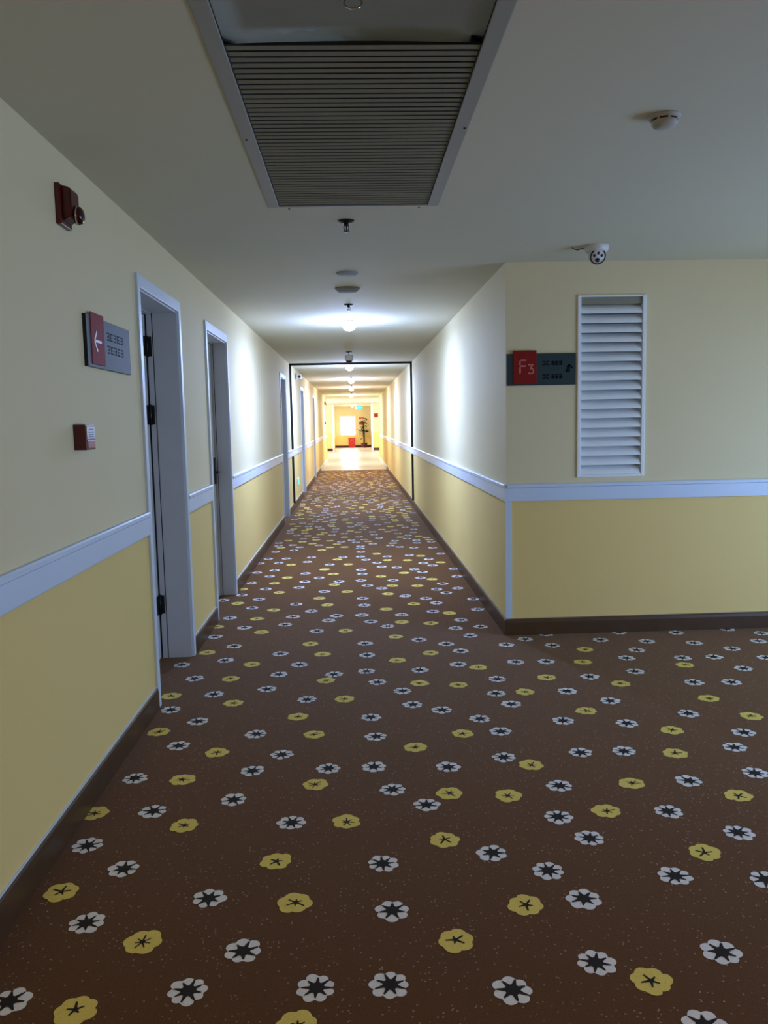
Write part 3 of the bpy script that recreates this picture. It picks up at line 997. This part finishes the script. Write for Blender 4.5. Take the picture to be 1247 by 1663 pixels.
a = MB()
ya, yb = -0.0205, -0.0185
sw = 0.0095
stroke(a, (0.085, 0.078), (0.085, 0.166), sw, ya, yb)
stroke(a, (0.0805, 0.162), (0.126, 0.162), sw, ya, yb)
stroke(a, (0.0805, 0.124), (0.122, 0.124), sw, ya, yb)
a.build('letter', M_PINK, t)
a = MB()
for p0, p1 in (((0.138, 0.132), (0.172, 0.132)), ((0.172, 0.134), (0.154, 0.112)), ((0.152, 0.108), (0.168, 0.106)), ((0.166, 0.107), (0.174, 0.095)), ((0.174, 0.096), (0.170, 0.080)), ((0.171, 0.080), (0.152, 0.076)), ((0.154, 0.076), (0.138, 0.080))):
    stroke(a, p0, p1, 0.008, ya, yb)
a.build('digit', M_PINK, t)
for z0 in (0.128, 0.042):
    a = MB()
    for i, x in enumerate((0.232, 0.258, 0.292, 0.317, 0.342)):
        a.box(x, x + 0.019, -0.0155, -0.0135, z0, z0 + 0.005)
        a.box(x, x + 0.019, -0.0155, -0.0135, z0 + 0.021, z0 + 0.026)
        a.box(x + (0 if i % 2 else 0.014), x + (0.005 if i % 2 else 0.019), -0.0155, -0.0135, z0, z0 + 0.026)
        if i > 1:
            a.box(x, x + 0.019, -0.0155, -0.0135, z0 + 0.010, z0 + 0.016)
    a.build('lettering', M_INK, t)
a = MB()
for p0, p1 in (((0.384, 0.086), (0.410, 0.086)), ((0.408, 0.086), (0.408, 0.128)), ((0.408, 0.130), (0.392, 0.112)), ((0.408, 0.130), (0.430, 0.108)), ((0.386, 0.088), (0.404, 0.112))):
    stroke(a, p0, p1, 0.0075, -0.0155, -0.0135)
a.build('arrow', M_INK, t)

# small signs at the far end
t = thing('lobby_sign', 'small square red sign on the right wall of the far lobby', 'sign', (1.19, Y_FACE, 1.83))
MB().box(-0.11, 0.11, -0.02, 0.002, -0.11, 0.11, 0.004).build('plate', mat('brick_red_plate', (0.30, 0.05, 0.02), 0.4, noise=0.1), t)
MB().box(-0.06, 0.06, -0.023, -0.019, -0.06, 0.06).build('panel', M_SRED, t)
for z, lab, nm in ((1.72, 'upper of two red plates on the end wall above the plant', 0), (1.43, 'lower of two red plates on the end wall above the plant', 1)):
    t = thing('wall_plate', lab, 'sign', (0.48, Y_END, z), 'red plates on the end wall')
    h = 0.055 if nm == 0 else 0.09
    MB().box(-0.15, 0.15, -0.02, 0.002, -h, h, 0.006).build('plate', M_RED2, t)
    MB().box(-0.11, 0.11, -0.023, -0.019, -0.018, 0.018).build('print', M_PINK, t)

t = thing('exit_sign', 'small hanging green lit exit sign in the far lobby', 'sign', (0.26, 38.0, CZ))
for x in (-0.13, 0.13):
    MB().tube([(x, 0, 0.002), (x, 0, -0.18)], 0.006, 8).build('hanger', M_CHROME, t)
MB().box(-0.160, 0.160, -0.018, 0.018, -0.365, -0.185, 0.004).build('housing', M_EXIT, t)
a = MB()
a.box(-0.03, 0.05, -0.021, -0.017, -0.30, -0.275)
a.prism([(0.05, -0.325), (0.12, -0.2875), (0.05, -0.25)], 'y', -0.021, -0.017)
a.box(-0.13, -0.10, -0.021, -0.017, -0.25, -0.22)
a.prism([(-0.15, -0.26), (-0.07, -0.26), (-0.09, -0.31), (-0.05, -0.36), (-0.08, -0.365), (-0.11, -0.32), (-0.15, -0.36), (-0.165, -0.345), (-0.13, -0.30)], 'y', -0.021, -0.017)
a.build('pictogram', M_EXITW, t)

t = thing('low_exit_light', 'small green escape light low on the left wall past the joint', 'sign', (XL, 14.8, 0.40))
MB().box(-0.002, 0.02, -0.02, 0.30, -0.065, 0.065, 0.004).build('housing', M_WPL, t)
MB().box(0.019, 0.023, 0.0, 0.28, -0.05, 0.05).build('lit_panel', M_EXIT, t)

# ------------------------------------------------------------------ far end: red cabinet and plant
t = thing('hydrant_cabinet', 'red fire hydrant cabinet standing under the end window', 'cabinet', (-0.12, Y_END - 0.13, 0.0))
MB().box(-0.20, 0.20, -0.11, 0.11, 0.0, 0.58, 0.006).build('body', M_RED2, t)
d = MB().box(-0.185, 0.185, -0.122, -0.108, 0.02, 0.56, 0.004).build('door', M_RED2, t)
MB().box(-0.10, 0.10, -0.126, -0.121, 0.44, 0.48).build('label_strip', M_PINK, d)
MB().box(0.14, 0.16, -0.135, -0.121, 0.25, 0.33, 0.003).build('handle', M_CHROME, d)

t = thing('potted_plant', 'tall dark potted plant beside the end window', 'plant', (0.60, Y_END - 0.45, 0.0))
MB().lathe([(0, 0.0), (0.13, 0.0), (0.15, 0.02), (0.19, 0.20), (0.205, 0.26), (0.195, 0.27), (0.17, 0.25), (0, 0.24)], 24).build('pot', M_POT, t)
st = MB()
st.tube([(0, 0, 0.2), (0.01, 0.01, 0.7), (-0.01, 0, 1.2), (0.0, 0, 1.5)], [0.05, 0.045, 0.035, 0.02], 8)
st.tube([(0.0, 0, 0.75), (-0.10, 0, 0.95), (-0.22, -0.02, 1.0)], [0.02, 0.014, 0.008], 6)
st.tube([(0.0, 0, 0.85), (0.12, 0.0, 0.98), (0.26, 0.0, 0.95)], [0.02, 0.014, 0.008], 6)
st.tube([(0.0, 0, 1.35), (0.10, 0.0, 1.55), (0.20, 0.0, 1.62)], [0.02, 0.012, 0.008], 6)
st.build('stem', M_STEM, t)
rl = random.Random(3)
lme = []
for v in range(3):
    mm = MB()
    ln, wd = ((0.30, 0.11), (0.26, 0.12), (0.34, 0.10))[v]
    ring = []
    for q in range(5):
        tt = q / 4
        w = wd * math.sin(math.pi * (0.06 + 0.9 * tt)) * 0.6
        z = 0.10 * tt - 0.16 * tt * tt
        ring.append([mm.bm.verts.new((ln * tt, -w, z)), mm.bm.verts.new((ln * tt, 0, z - 0.008)), mm.bm.verts.new((ln * tt, w, z))])
    for p, q in zip(ring, ring[1:]):
        for k in range(2):
            mm.bm.faces.new((p[k], p[k + 1], q[k + 1], q[k]))
    bmesh.ops.solidify(mm.bm, geom=mm.bm.faces[:], thickness=0.003)
    me_o = mm.build('leaf', M_LEAF, t)
    lme.append(me_o.data)
    me_o.location = (0.01, 0, 1.0 + 0.15 * v)
    me_o.rotation_euler = (0, -0.4, v * 2.1)
spots = [(-0.01, 0, z) for z in (0.55, 0.65, 0.72, 0.8, 0.86, 0.9, 0.95, 0.98, 1.02, 1.06, 1.1, 1.14, 1.18, 1.22, 1.26, 1.3, 1.33, 1.36, 1.4, 1.43, 1.46, 1.48, 1.5, 1.5)]
spots += [(0, 0.01, z) for z in (0.99, 1.05, 1.12, 1.2, 1.28, 1.35, 1.41, 1.46)]
spots += [(-0.22, -0.02, 1.0)] * 4 + [(0.26, 0, 0.95)] * 4 + [(0.20, 0, 1.62)] * 4
for p in spots:
    o = bpy.data.objects.new('leaf', rl.choice(lme))
    COL.objects.link(o)
    o.parent = t
    o.location = p
    az = rl.uniform(0, 6.28)
    while p[0] >= 0.0 and math.cos(az) > 0.3 or p[0] > 0.1 and math.cos(az) > -0.2:
        az = rl.uniform(0, 6.28)
    o.rotation_euler = (rl.uniform(-0.3, 0.3), rl.uniform(-0.9, 0.3), az)
